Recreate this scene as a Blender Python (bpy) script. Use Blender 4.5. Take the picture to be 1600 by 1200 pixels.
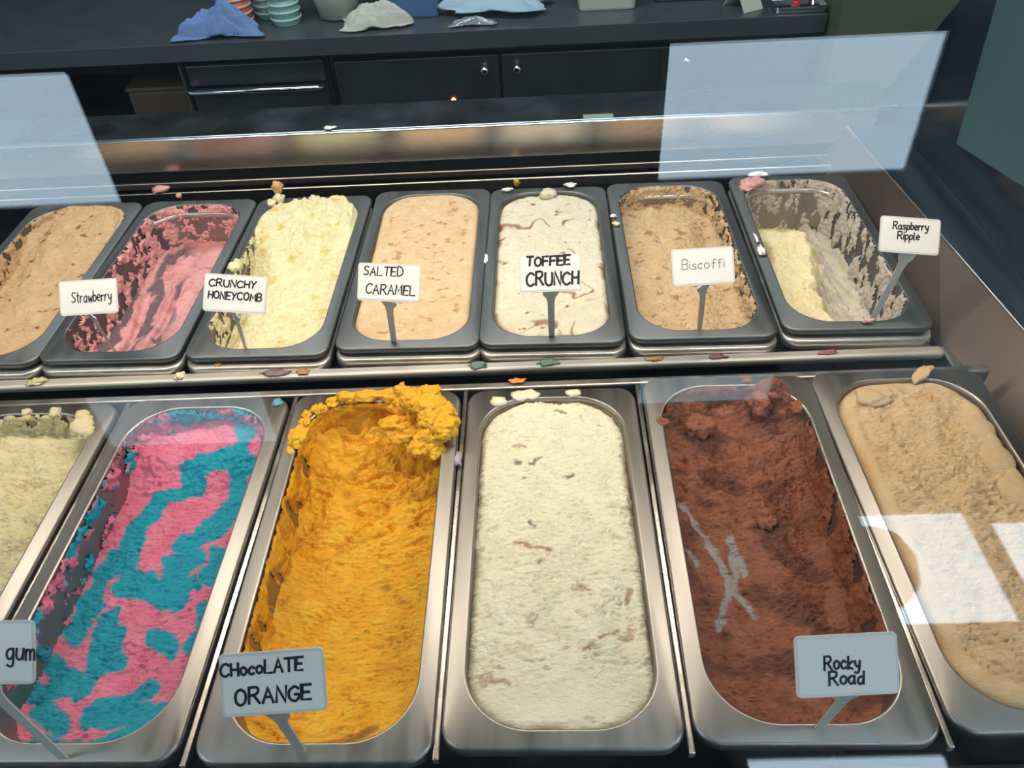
import bpy, bmesh, math
import numpy as np
from mathutils import Vector, Matrix
PI = math.pi
S = bpy.context.scene
for o in list(bpy.data.objects): bpy.data.objects.remove(o)
COL = S.collection

# ------------------------------------------------------------------ camera, light, exposure
CR, CU, CF = Vector((.99903, -.00599, -.04356)), Vector((.03617, .67514, .73680)), Vector((-.02499, .73766, -.67471))
cam = bpy.data.objects.new('camera', bpy.data.cameras.new('camera')); COL.objects.link(cam)
m = Matrix.Identity(4)
for i in range(3):
    m[i][0] = CR[i]; m[i][1] = CU[i]; m[i][2] = -CF[i]
m.translation = (-.01531, -.22734, .54062)
cam.matrix_world = m
cam.data.sensor_width = 36; cam.data.lens = 36 * 1247.5 / 1600; cam.data.clip_start = .01
S.camera = cam
S.view_settings.view_transform = 'Standard'; S.view_settings.look = 'None'
S.view_settings.exposure = 0; S.view_settings.gamma = 1; S.view_settings.use_curve_mapping = False
w = bpy.data.worlds.new('world'); S.world = w; w.use_nodes = True
w.node_tree.nodes['Background'].inputs[0].default_value = (.55, .72, .85, 1)
w.node_tree.nodes['Background'].inputs[1].default_value = .45

def area(name, loc, size, power, col, rot=(0, 0, 0)):
    l = bpy.data.lights.new(name, 'AREA'); l.shape = 'RECTANGLE'; l.size, l.size_y = size
    l.energy = power; l.color = col
    o = bpy.data.objects.new(name, l); o.location = loc; o.rotation_euler = rot; COL.objects.link(o); return o
area('case_light', (-.12, .45, .510), (1.25, .03), 6.2, (1, .87, .72), (0, 0, 0))
area('alley_light', (-.3, 1.35, 1.46), (1.6, .4), 24.0, (.85, .93, 1))
area('added_shop_fill', (-2.3, -.7, 1.48), (.9, .9), 30.0, (.86, .94, 1))  # added pair of fill lights, kept out of the glass reflections, lifting ambient light
area('added_shop_fill', (2.3, -.7, 1.48), (.9, .9), 30.0, (.86, .94, 1))

# ------------------------------------------------------------------ helpers
def lin(c):
    return tuple(((v / 255) / 12.92 if v / 255 <= .04045 else ((v / 255 + .055) / 1.055) ** 2.4) for v in c) + (1,)

def mesh_obj(name, me, mat=None, parent=None):
    o = bpy.data.objects.new(name, me); COL.objects.link(o)
    if mat: me.materials.append(mat)
    if parent: o.parent = parent
    return o

def obj(name, bm, mat=None, parent=None, smooth=False):
    me = bpy.data.meshes.new(name)
    bmesh.ops.recalc_face_normals(bm, faces=bm.faces)
    bm.to_mesh(me); bm.free()
    if smooth: me.polygons.foreach_set('use_smooth', [True] * len(me.polygons))
    return mesh_obj(name, me, mat, parent)

def tag(o, label=None, cat=None, group=None, kind=None):
    if label: o['label'] = label
    if cat: o['category'] = cat
    if group: o['group'] = group
    if kind: o['kind'] = kind
    return o

def empty(name, loc, label, cat, group=None):
    o = bpy.data.objects.new(name, None); o.location = loc; o.empty_display_size = .02
    COL.objects.link(o); return tag(o, label, cat, group)

def box_bm(lo, hi, bev=0, seg=2, bm=None):
    own = bm is None
    b = bmesh.new()
    r = bmesh.ops.create_cube(b, size=1)
    for v in b.verts:
        v.co = Vector([(lo[i] + hi[i]) / 2 + v.co[i] * (hi[i] - lo[i]) for i in range(3)])
    if bev: bmesh.ops.bevel(b, geom=b.edges[:], offset=bev, segments=seg, affect='EDGES', profile=.5)
    if own: return b
    me = bpy.data.meshes.new('t'); b.to_mesh(me); b.free(); bm.from_mesh(me); bpy.data.meshes.remove(me); return bm

def prism_bm(pts, axis, a, b_):
    """extrude a polygon; axis 0: pts are (y,z); 2: pts are (x,y)"""
    bm = bmesh.new()
    def P(p, t): return (t, p[0], p[1]) if axis == 0 else ((p[0], t, p[1]) if axis == 1 else (p[0], p[1], t))
    A = [bm.verts.new(P(p, a)) for p in pts]; B = [bm.verts.new(P(p, b_)) for p in pts]
    bm.faces.new(A); bm.faces.new(B[::-1])
    for i in range(len(pts)):
        j = (i + 1) % len(pts); bm.faces.new((A[j], A[i], B[i], B[j]))
    return bm

def tube_bm(pts, r, n=10, bm=None):
    bm = bm or bmesh.new(); pts = [Vector(p) for p in pts]; rings = []
    for i, p in enumerate(pts):
        t = (pts[min(i + 1, len(pts) - 1)] - pts[max(i - 1, 0)]).normalized()
        a = t.orthogonal().normalized() if i == 0 else (rings_a - t * rings_a.dot(t)).normalized()
        rings_a = a; b = t.cross(a)
        rings.append([bm.verts.new(p + (a * math.cos(2 * PI * k / n) + b * math.sin(2 * PI * k / n)) * r) for k in range(n)])
    for u, v in zip(rings, rings[1:]):
        for k in range(n): bm.faces.new((u[k], u[(k + 1) % n], v[(k + 1) % n], v[k]))
    bm.faces.new(rings[0][::-1]); bm.faces.new(rings[-1]); return bm

def lathe_bm(prof, n=32, c=(0, 0, 0), bm=None, cap=True):
    bm = bm or bmesh.new(); rings = []
    for r, z in prof:
        rings.append([bm.verts.new((c[0] + r * math.cos(2 * PI * k / n), c[1] + r * math.sin(2 * PI * k / n), c[2] + z)) for k in range(n)])
    for u, v in zip(rings, rings[1:]):
        for k in range(n): bm.faces.new((u[k], u[(k + 1) % n], v[(k + 1) % n], v[k]))
    if cap: bm.faces.new(rings[0][::-1]); bm.faces.new(rings[-1])
    return bm

# ------------------------------------------------------------------ numpy noise
def _h(ix, iy, s):
    n = (ix.astype(np.int64) * 374761393 + iy.astype(np.int64) * 668265263 + int(s) * 982451653) & 0xffffffff
    n = ((n ^ (n >> 13)) * 1274126177) & 0xffffffff
    n = ((n ^ (n >> 16)) * 2246822519) & 0xffffffff
    return (n ^ (n >> 15)) & 0xffffffff
def N(x, y, s=0):
    x = np.asarray(x, float); y = np.asarray(y, float)
    ix, iy = np.floor(x), np.floor(y); fx, fy = x - ix, y - iy
    u = fx * fx * fx * (fx * (fx * 6 - 15) + 10); v = fy * fy * fy * (fy * (fy * 6 - 15) + 10)
    def g(a, b):
        an = _h(ix + a, iy + b, s) * (2 * PI / 4294967296.0)
        return np.cos(an) * (fx - a) + np.sin(an) * (fy - b)
    return 1.5 * ((g(0, 0) * (1 - u) + g(1, 0) * u) * (1 - v) + (g(0, 1) * (1 - u) + g(1, 1) * u) * v)
def fbm(x, y, s=0, o=4, g=.5):
    r = 0; a = 1
    for i in range(o): r = r + a * N(x, y, s + i * 17); x = x * 2.03; y = y * 2.03; a *= g
    return r
def ss(a, b, x):
    t = np.clip((x - a) / (b - a), 0, 1); return t * t * (3 - 2 * t)
def strokes(x, y, lines, wd):
    """distance based mask of polylines, 1 inside"""
    d = np.full(x.shape, 9.0)
    for L in lines:
        for (ax, ay), (bx, by) in zip(L, L[1:]):
            vx, vy = bx - ax, by - ay; q = vx * vx + vy * vy + 1e-12
            t = np.clip(((x - ax) * vx + (y - ay) * vy) / q, 0, 1)
            d = np.minimum(d, np.hypot(x - ax - t * vx, y - ay - t * vy))
    return d - wd

# ------------------------------------------------------------------ materials
def nt(name):
    mt = bpy.data.materials.new(name); mt.use_nodes = True
    t = mt.node_tree; return mt, t, t.nodes['Principled BSDF']
def plain(name, rgb, rough=.5, metal=0, noise=0, scale=40, bump=0, bscale=None, spec=.5, emit=None, stretch=None):
    mt, t, p = nt(name); c = lin(rgb)
    p.inputs['Base Color'].default_value = c; p.inputs['Roughness'].default_value = rough
    p.inputs['Metallic'].default_value = metal; p.inputs['Specular IOR Level'].default_value = spec
    if emit:
        p.inputs['Emission Color'].default_value = c; p.inputs['Emission Strength'].default_value = emit
    if noise or bump:
        tc = t.nodes.new('ShaderNodeTexCoord'); mp = t.nodes.new('ShaderNodeMapping')
        t.links.new(tc.outputs['Object'], mp.inputs['Vector'])
        if stretch: mp.inputs['Scale'].default_value = stretch
        n = t.nodes.new('ShaderNodeTexNoise'); n.inputs['Scale'].default_value = scale; n.inputs['Detail'].default_value = 5
        t.links.new(mp.outputs[0], n.inputs['Vector'])
        if noise:
            mx = t.nodes.new('ShaderNodeMix'); mx.data_type = 'RGBA'
            mx.inputs['A'].default_value = tuple(v * (1 - noise) for v in c[:3]) + (1,)
            mx.inputs['B'].default_value = tuple(min(1, v * (1 + noise)) for v in c[:3]) + (1,)
            t.links.new(n.outputs['Fac'], mx.inputs['Factor']); t.links.new(mx.outputs['Result'], p.inputs['Base Color'])
            if metal:
                mr = t.nodes.new('ShaderNodeMapRange'); mr.inputs['From Min'].default_value = .3; mr.inputs['From Max'].default_value = .7
                mr.inputs['To Min'].default_value = rough * .8; mr.inputs['To Max'].default_value = rough * 1.25
                t.links.new(n.outputs['Fac'], mr.inputs['Value']); t.links.new(mr.outputs[0], p.inputs['Roughness'])
        if bump:
            b = t.nodes.new('ShaderNodeBump'); b.inputs['Distance'].default_value = .001; b.inputs['Strength'].default_value = bump
            if bscale:
                n = t.nodes.new('ShaderNodeTexNoise'); n.inputs['Scale'].default_value = bscale; n.inputs['Detail'].default_value = 4
                t.links.new(mp.outputs[0], n.inputs['Vector'])
            t.links.new(n.outputs['Fac'], b.inputs['Height']); t.links.new(b.outputs[0], p.inputs['Normal'])
    return mt

def ice_mat(name, c0, c1, ca, cb=None, fine=900, bump=.5, rough=.55, sss=.06):
    """c0/c1 = the two natural tones of the ice cream, ca / cb = colours where the mixa / mixb masks are set"""
    mt, t, p = nt(name)
    tc = t.nodes.new('ShaderNodeTexCoord')
    n = t.nodes.new('ShaderNodeTexNoise'); n.inputs['Scale'].default_value = 55; n.inputs['Detail'].default_value = 7; n.inputs['Roughness'].default_value = .65
    t.links.new(tc.outputs['Object'], n.inputs['Vector'])
    r = t.nodes.new('ShaderNodeMapRange'); r.inputs['From Min'].default_value = .35; r.inputs['From Max'].default_value = .68
    t.links.new(n.outputs['Fac'], r.inputs['Value'])
    prev = None
    m1 = t.nodes.new('ShaderNodeMix'); m1.data_type = 'RGBA'
    m1.inputs['A'].default_value = lin(c0); m1.inputs['B'].default_value = lin(c1)
    t.links.new(r.outputs[0], m1.inputs['Factor']); prev = m1.outputs['Result']
    for an, c in (('mixa', ca), ('mixb', cb)):
        if not c: continue
        a = t.nodes.new('ShaderNodeAttribute'); a.attribute_name = an
        mm = t.nodes.new('ShaderNodeMix'); mm.data_type = 'RGBA'; mm.inputs['B'].default_value = lin(c)
        t.links.new(a.outputs['Fac'], mm.inputs['Factor']); t.links.new(prev, mm.inputs['A']); prev = mm.outputs['Result']
    t.links.new(prev, p.inputs['Base Color'])
    p.inputs['Roughness'].default_value = rough; p.inputs['Specular IOR Level'].default_value = .35
    p.inputs['Subsurface Weight'].default_value = sss; p.inputs['Subsurface Radius'].default_value = (1, .6, .4); p.inputs['Subsurface Scale'].default_value = .003
    f = t.nodes.new('ShaderNodeTexNoise'); f.inputs['Scale'].default_value = fine; f.inputs['Detail'].default_value = 3
    t.links.new(tc.outputs['Object'], f.inputs['Vector'])
    b = t.nodes.new('ShaderNodeBump'); b.inputs['Distance'].default_value = .0011; b.inputs['Strength'].default_value = .9
    t.links.new(f.outputs['Fac'], b.inputs['Height'])
    f2_ = t.nodes.new('ShaderNodeTexVoronoi'); f2_.inputs['Scale'].default_value = 420; mp_ = t.nodes.new('ShaderNodeMapping'); mp_.inputs['Scale'].default_value = (.55, 1.5, 1); t.links.new(tc.outputs['Object'], mp_.inputs['Vector']); t.links.new(mp_.outputs[0], f2_.inputs['Vector']); t.links.new(mp_.outputs[0], f.inputs['Vector'])
    b2_ = t.nodes.new('ShaderNodeBump'); b2_.inputs['Distance'].default_value = .0007; b2_.inputs['Strength'].default_value = bump
    t.links.new(f2_.outputs['Distance'], b2_.inputs['Height']); t.links.new(b.outputs[0], b2_.inputs['Normal']); t.links.new(b2_.outputs[0], p.inputs['Normal'])
    return mt

STEEL = plain('brushed_steel', (158, 153, 148), .42, 1, .10, 60, .06, stretch=(1, .06, 1))
STEELD = plain('dull_darkened_steel', (122, 123, 122), .50, 1, .12, 60, .05, stretch=(1, .08, 1))  # matte; base also darkened for the dark surroundings the back pans reflect
RAILM = plain('worn_rail_steel', (214, 202, 186), .42, .8, .18, 30, .15, stretch=(.15, 1, 1))
SILLM = plain('sill_steel', (214, 206, 198), .26, 1, .08, 30, .03, stretch=(.08, 1, 1))
SILLT = plain('sill_top_steel', (130, 142, 146), .28, 1, .2, 14, .03)
SIDEM = plain('side_wall_steel', (128, 112, 98), .42, 1, .45, 7, .1, stretch=(1, .2, 1))
DARKM = plain('dark_tank_metal', (38, 40, 42), .45, .6, .3, 30)
BLACKP = plain('black_gloss_panel', (12, 12, 13), .18, 0, .3, 20)
CHEEK = plain('dark_tinted_panel', (14, 24, 32), .12, 0, .3, 6)
TEAL = plain('teal_patch_colour', (52, 84, 84), .5, 0, .25, 8)
OLIVE = plain('olive_wall_paint', (84, 90, 74), .7, 0, .12, 6)
FROSTC = None

def glass_mat():
    mt = bpy.data.materials.new('display_glass'); mt.use_nodes = True; t = mt.node_tree; t.nodes.clear()
    out = t.nodes.new('ShaderNodeOutputMaterial'); mix = t.nodes.new('ShaderNodeMixShader')
    tr = t.nodes.new('ShaderNodeBsdfTransparent'); gl = t.nodes.new('ShaderNodeBsdfGlossy')
    tr.inputs[0].default_value = (.975, .99, .985, 1); gl.inputs['Roughness'].default_value = .012
    f = t.nodes.new('ShaderNodeFresnel'); g = t.nodes.new('ShaderNodeNewGeometry')
    mr = t.nodes.new('ShaderNodeMapRange'); mr.inputs['To Min'].default_value = 1.52; mr.inputs['To Max'].default_value = 1 / 1.52
    t.links.new(g.outputs['Backfacing'], mr.inputs['Value']); t.links.new(mr.outputs[0], f.inputs['IOR'])
    t.links.new(f.outputs[0], mix.inputs[0]); t.links.new(tr.outputs[0], mix.inputs[1]); t.links.new(gl.outputs[0], mix.inputs[2])
    t.links.new(mix.outputs[0], out.inputs[0]); return mt
GLASS = glass_mat()

# ------------------------------------------------------------------ the room
def struct(name, bm, mat): return tag(obj(name, bm, mat), kind='structure')
WALLM = plain('dark_brown_wall', (44, 36, 32), .7, 0, .3, 5)
struct('wall_back', box_bm((-3, 2.5, -1.1), (3, 2.6, 1.6)), WALLM)
struct('wall_right', box_bm((.742, 1.74, -1.1), (3, 1.86, 1.5)), OLIVE)
struct('floor', box_bm((-3, -2.1, -1.15), (3, 2.6, -1.1)), plain('floor_tile', (60, 58, 56), .4, 0, .2, 4))
struct('ceiling', box_bm((-3, -2.1, 1.52), (3, 2.6, 1.6)), plain('ceiling_paint', (176, 184, 190), .8, 0, .05, 3))
struct('wall_front', box_bm((-3, -1.52, -1.1), (3, -1.44, 1.52)), plain('front_wall', (96, 106, 112), .8, 0, .1, 3))

def lit(name, col, st):
    mt, t, p = nt(name); p.inputs['Base Color'].default_value = (.8, .8, .8, 1)
    p.inputs['Emission Color'].default_value = col; p.inputs['Emission Strength'].default_value = st; return mt
PANEL = lit('ceiling_panel_diffuser', (.62, .83, 1, 1), 6.8)
PANEL2 = lit('dim_ceiling_diffuser', (.66, .85, 1, 1), 2.2)
DAY = lit('daylight_pane', (.66, .84, 1, 1), 7.5)
FRM = plain('panel_frame', (150, 158, 162), .5)
def ceiling_panel(x0, x1, y0, y1, mat, label):
    t = empty('ceiling_light', ((x0 + x1) / 2, (y0 + y1) / 2, 1.52), label, 'ceiling light', None)
    cx, cy = t.location.x, t.location.y
    bm = bmesh.new(); a, b = (x1 - x0) / 2, (y1 - y0) / 2
    for lo, hi in (((-a - .012, -b - .012), (a + .012, -b)), ((-a - .012, b), (a + .012, b + .012)), ((-a - .012, -b), (-a, b)), ((a, -b), (a + .012, b))):
        box_bm((lo[0], lo[1], -.03), (hi[0], hi[1], 0), bm=bm)
    obj('frame', bm, FRM, t)
    obj('diffuser', box_bm((-a, -b, -.02), (a, b, -.002)), mat, t)
ceiling_panel(.279, .818, -.448, -.155, PANEL, 'white ceiling light panel mirrored at upper right of the display glass')
ceiling_panel(-1.47, -.922, -.448, -.155, PANEL, 'white ceiling light panel mirrored at upper left of the display glass')
ceiling_panel(.279, .64, -1.14, -1.04, PANEL2, 'narrow ceiling light mirrored over the back of the chocolate tray')
ceiling_panel(-1.25, -.76, -1.24, -1.035, PANEL2, 'ceiling light mirrored over the back of the pink and blue tray')
def window(i, x0, x1, z0, z1, mat=None):
    f = bmesh.new()
    for lo, hi in (((x0 - .03, z0 - .03), (x1 + .03, z0)), ((x0 - .03, z1), (x1 + .03, z1 + .03)), ((x0 - .03, z0), (x0, z1)), ((x1, z0), (x1 + .03, z1))):
        box_bm((lo[0], -1.44, lo[1]), (hi[0], -1.40, hi[1]), bm=f)
    o = tag(obj('window_%d' % i, f, FRM), kind='structure')
    obj('pane', box_bm((x0, -1.435, z0), (x1, -1.41, z1)), mat or DAY, o)
window(1, .885, 1.175, .945, 1.29)
window(2, 1.235, 1.60, .90, 1.25)
window(3, .43, .86, .15, .628)
blockerc = (.776, -1.2, .975)  # invented round obstacle, hung here to notch the window's reflection in the glass
lt = empty('added_reflection_blocker', blockerc, 'round dark ball added to notch the mirrored shop window', 'blocker')
obj('blocker_ball', lathe_bm([(.02, .10), (.05, .087), (.08, .055), (.093, 0), (.08, -.055), (.05, -.085), (.02, -.095)], 40), plain('blocker_ball_dark', (50, 42, 36), .6), lt, True)
obj('cord', tube_bm([(0, 0, .11), (0, 0, .545)], .004, 8), BLACKP, lt)

# ------------------------------------------------------------------ the display case
case = empty('display_case', (0, 0, -.2), 'stainless steel ice cream display case with slanted glass front', 'display case')
def cpart(name, bm, mat, smooth=False, label=None):
    for v in bm.verts: v.co.z += .2
    o = obj(name, bm, mat, case, smooth)
    if label: o['label'] = label
    return o
c45 = .12
g = .0030
gp = [(-.16, -.04), (.42, .54)]
th = .006 / math.sqrt(2)
cpart('glass_pane', prism_bm([(gp[0][0], gp[0][1]), (gp[1][0], gp[1][1]), (gp[1][0] + th, gp[1][1] - th), (gp[0][0] + th, gp[0][1] - th)], 0, -1.25, .545), GLASS)
cpart('top_shelf', box_bm((-1.25, .415, .542), (.545, .80, .56), .002), STEEL)
cpart('front_ledge', box_bm((-1.25, -.19, -.06), (.545, -.004, -.026), .004), STEELD)
cpart('rear_bar', box_bm((-1.2, .3625, -.02), (.440, .372, -.004), .002), STEEL)
cpart('rail', box_bm((-1.2, .4325, -.0510), (.436, .4475, -.0405), .0045, 4), RAILM)
bm = bmesh.new()
box_bm((-1.25, .895, -.6), (.54, .96, -.02), bm=bm); box_bm((-1.25, -.15, -.62), (.54, .96, -.35), bm=bm)
cpart('tank', bm, DARKM)
for i in range(15):
    x1 = .436 - .008 - .1015 * i
    cpart('panel', box_bm((x1 - .1, .452, -.34), (x1, .462, -.0515), .0008, 1), BLACKP)
cpart('panel_backing', box_bm((-1.2, .4625, -.34), (.436, .466, -.056)), STEEL)
SF, SB, ST, SO = .886, .985, .034, -.017
cpart('sill_face', box_bm((-1.25, SF, SO), (.50, SF + .006, ST), .002), SILLM)
cpart('sill_top', box_bm((-1.25, SF + .0065, ST - .006), (.53, SB, ST), .002), SILLT)
cpart('sill_rear', box_bm((-1.25, SB - .006, -.9), (.53, SB, ST - .0065)), DARKM)
cpart('door_track', box_bm((-1.2, .876, -.040), (.44, .882, -.030), .001, 1), SILLM)
cpart('door_track', box_bm((-1.2, .852, -.050), (.44, .855, -.034), .001, 1), SILLM)
# sloping right end wall, its ledge and the tinted cheek
T = [(.459, .886, .008), (.464, .76, .010), (.475, .59, .010), (.488, .41, .008), (.515, .0, .008), (.53, -.12, .008)]
B = [(.425, .886, -.05), (.430, .76, -.05), (.436, .59, -.05), (.440, .45, -.052), (.452, .25, -.06), (.455, -.12, -.06)]
bm = bmesh.new()
tv = [bm.verts.new(p) for p in T]; bv = [bm.verts.new(p) for p in B]; b2 = [bm.verts.new((p[0] + .004, p[1], -.3)) for p in B]
for i in range(5):
    bm.faces.new((tv[i], tv[i + 1], bv[i + 1], bv[i])); bm.faces.new((bv[i], bv[i + 1], b2[i + 1], b2[i]))
cpart('end_wall', bm, SIDEM)
bm = bmesh.new()
tv = [bm.verts.new(p) for p in T]; ov = [bm.verts.new((.531, p[1], p[2] - .002)) for p in T]
tv2 = [bm.verts.new((p[0], p[1], p[2] - .004)) for p in T]; ov2 = [bm.verts.new((.531, p[1], p[2] - .006)) for p in T]
for i in range(5):
    bm.faces.new((tv[i], tv[i + 1], ov[i + 1], ov[i])); bm.faces.new((tv2[i], tv2[i + 1], ov2[i + 1], ov2[i]))
    bm.faces.new((tv[i], tv[i + 1], tv2[i + 1], tv2[i]))
cpart('end_ledge', bm, plain('ledge_steel', (120, 140, 152), .35, 1, .15, 30, stretch=(1, .1, 1)))
cpart('bright_edge', tube_bm([(p[0], p[1], p[2] + .0005) for p in T], .0013, 8), SILLM)
cpart('inner_ledge', box_bm((.437, .02, -.07), (.452, .45, -.045), .002), STEELD)
cpart('end_cheek', prism_bm([(-.12, 0.0), (-.12, -.3), (.985, -.3), (.985, .012), (.94, .045), (.817, .203), (.62, .54), (.42, .54)], 0, .5315, .5445), CHEEK)
cpart('teal_patch', prism_bm([(.712, .062), (.735, .25), (.66, .44), (.42, .44), (.36, .12)], 0, .5275, .5305), TEAL)  # flat teal patch set against the cheek's inner face
for x in (-.602, -.430, -.258, -.0858, .0862, .2570):
    bm = box_bm((-.0022, -.002, -.012), (.0022, .362, -.005), .001)
    o = cpart('divider', bm, SILLM); o.location.x = x - .0035; o.rotation_euler.z = -.02
obj('price_sticker', box_bm((.074, .895, .2342), (.118, .908, .2347)), plain('pale_green_sticker', (130, 150, 138), .6), case)

# ------------------------------------------------------------------ pans
W, L = .165, .36
def rr(hw, hl, r, z, n=10):
    pts = []
    for cx, cy, a0 in ((hw - r, hl - r, 0), (-hw + r, hl - r, 90), (-hw + r, -hl + r, 180), (hw - r, -hl + r, 270)):
        for k in range(n + 1):
            a = math.radians(a0 + 90 * k / n); pts.append((cx + r * math.cos(a), cy + r * math.sin(a), z))
    return pts
def loft(loops, cap=False):
    bm = bmesh.new(); R = [[bm.verts.new(p) for p in l] for l in loops]
    for a, b in zip(R, R[1:]):
        for k in range(len(a)): j = (k + 1) % len(a); bm.faces.new((a[k], a[j], b[j], b[k]))
    if cap: bm.faces.new(R[-1])
    return bm
def lp(i, z, r): return rr(W / 2 - i, L / 2 - i, r, z)
IR = .046
def rim_bm():
    return loft([lp(.0012, -.009, .017), lp(0, -.009, .018), lp(0, -.0022, .018), lp(.0006, -.0007, .0175), lp(.002, 0, .017), lp(.0108, -.0002, IR + .003), lp(.0122, .0004, IR + .002),
                 lp(.0134, .0004, IR + .001), lp(.0143, -.0006, IR), lp(.0148, -.0028, IR), lp(.0150, -.006, IR), lp(.0140, -.006, IR), lp(.0128, -.0012, IR + .001), lp(.0014, -.0012, .017), lp(.0012, -.009, .017)])
def bowl_bm():
    return loft([lp(.0150, -.005, IR), lp(.0215, -.095, IR), lp(.024, -.104, IR - .002), lp(.030, -.110, IR - .008), lp(.036, -.112, IR - .012)], True)
rim_me = bpy.data.meshes.new('rim'); b = rim_bm(); bmesh.ops.recalc_face_normals(b, faces=b.faces); b.to_mesh(rim_me); b.free()
bowl_me = bpy.data.meshes.new('bowl'); b = bowl_bm(); b.to_mesh(bowl_me); b.free()
rimn = rim_me.copy()
for v in rimn.vertices:                                # flared lip of the nested pans
    x, y, z = v.co
    if abs(x) > W / 2 - .02 and z < -.0085 or abs(y) > L / 2 - .02 and z < -.0085:
        v.co.y += .0035 * (1 if y > 0 else -1)
b = loft([lp(.0132, -.005, IR), lp(.0196, -.095, IR), lp(.022, -.105, IR - .002), lp(.028, -.1115, IR - .008), lp(.034, -.1135, IR - .012)], True)
bowl2_me = bpy.data.meshes.new('bowl'); b.to_mesh(bowl2_me); b.free(); bowl2_me.materials.append(STEEL)
for me in (rim_me, bowl_me, bowl2_me, rimn): me.polygons.foreach_set('use_smooth', [True] * len(me.polygons))
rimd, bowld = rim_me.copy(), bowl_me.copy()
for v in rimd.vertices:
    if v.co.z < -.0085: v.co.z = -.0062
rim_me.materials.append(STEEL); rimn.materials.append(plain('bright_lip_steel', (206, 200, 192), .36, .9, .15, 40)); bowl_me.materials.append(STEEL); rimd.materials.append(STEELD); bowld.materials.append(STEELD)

PANS = {'1': (-.6547, .6363, -.0257, -.0149, -.0015), '2': (-.4893, .6356, -.026, -.0254, -.0079), '3': (-.3214, .6333, -.0272, -.0213, -.007),
        '4': (-.1506, .6362, -.0258, -.0212, -.0074), '5': (.0133, .6346, -.0274, -.0256, -.0157), '6': (.1807, .6348, -.0269, -.0185, -.0125),
        '7': (.3526, .637, -.0254, -.0302, -.0175), 'A': (-.517, .1790, -.0003, -.0224, 0), 'B': (-.3443, .1798, -.0003, -.0224, -.004),
        'C': (-.1711, .1767, -.0003, -.0161, .0143), 'D': (0, .1791, -.0005, -.019, -.0192), 'E': (.1719, .1805, .0008, -.0224, .0121), 'F': (.3400, .184, .0003, -.0036, -.0025)}
FLAV = {'1': 'tan toffee', '2': 'scraped pink strawberry', '3': 'pale yellow honeycomb', '4': 'smooth caramel', '5': 'cream and brown toffee', '6': 'biscuit brown',
        '7': 'nearly empty cream raspberry', 'A': 'pale cream', 'B': 'pink and blue', 'C': 'bright orange', 'D': 'white vanilla', 'E': 'dark chocolate', 'F': 'beige coffee'}
def pmat(k, dz=0, dy=0):
    x, y, z, yw, tl = PANS[k]
    return Matrix.Translation((x, y + dy, z + dz)) @ Matrix.Rotation(yw, 4, 'Z') @ Matrix.Rotation(tl, 4, 'X')
for k in PANS:
    back = k in '1234567'
    t = empty('ice_cream_pan', (0, 0, 0), 'steel pan holding the %s ice cream in the %s row' % (FLAV[k], 'back' if back else 'front'), 'pan', 'pans in the back row' if back else 'pans in the front row')
    t.matrix_world = pmat(k)
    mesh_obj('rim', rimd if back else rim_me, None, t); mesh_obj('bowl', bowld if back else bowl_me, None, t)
    if back:
        t2 = empty('nested_pan', (0, 0, 0), 'bright steel rim of the pan nested under the %s pan' % FLAV[k], 'pan', 'pans nested under the back row')
        yo = -.0055
        t2.matrix_world = pmat(k, -.0115, yo)
        mesh_obj('rim', rimn, None, t2)
        mesh_obj('bowl', bowl2_me, None, t2)

# ------------------------------------------------------------------ ice cream
HW, HL = W / 2 - .015, L / 2 - .015
def sdf(x, y, hw=HW, hl=HL, r=IR):
    qx, qy = np.abs(x) - hw + r, np.abs(y) - hl + r
    return -(np.hypot(np.maximum(qx, 0), np.maximum(qy, 0)) + np.minimum(np.maximum(qx, qy), 0) - r)   # >0 inside
def attr(me, name, v):
    a = me.attributes.new(name, 'FLOAT', 'POINT'); a.data.foreach_set('value', np.asarray(v, np.float32).ravel())
def grid_mesh(name, P, keep, masks):
    """P (n,m,3), keep (n,m) bool per vertex; quads with all corners kept"""
    n, m_ = keep.shape; idx = np.arange(n * m_).reshape(n, m_)
    q = np.stack([idx[:-1, :-1], idx[1:, :-1], idx[1:, 1:], idx[:-1, 1:]], -1).reshape(-1, 4)
    kf = keep.ravel()[q].all(1); q = q[kf]
    used = np.unique(q); rm = np.full(n * m_, -1); rm[used] = np.arange(len(used)); q = rm[q]
    me = bpy.data.meshes.new(name)
    me.vertices.add(len(used)); me.vertices.foreach_set('co', P.reshape(-1, 3)[used].astype(np.float32).ravel())
    me.loops.add(q.size); me.loops.foreach_set('vertex_index', q.ravel().astype(np.int32))
    me.polygons.add(len(q)); me.polygons.foreach_set('loop_start', (np.arange(len(q)) * 4).astype(np.int32))
    me.polygons.foreach_set('loop_total', np.full(len(q), 4, np.int32))
    me.polygons.foreach_set('use_smooth', np.ones(len(q), bool))
    me.update(calc_edges=True)
    for a, v in masks.items(): attr(me, a, np.broadcast_to(v, (n, m_)).ravel()[used])
    return me
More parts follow.
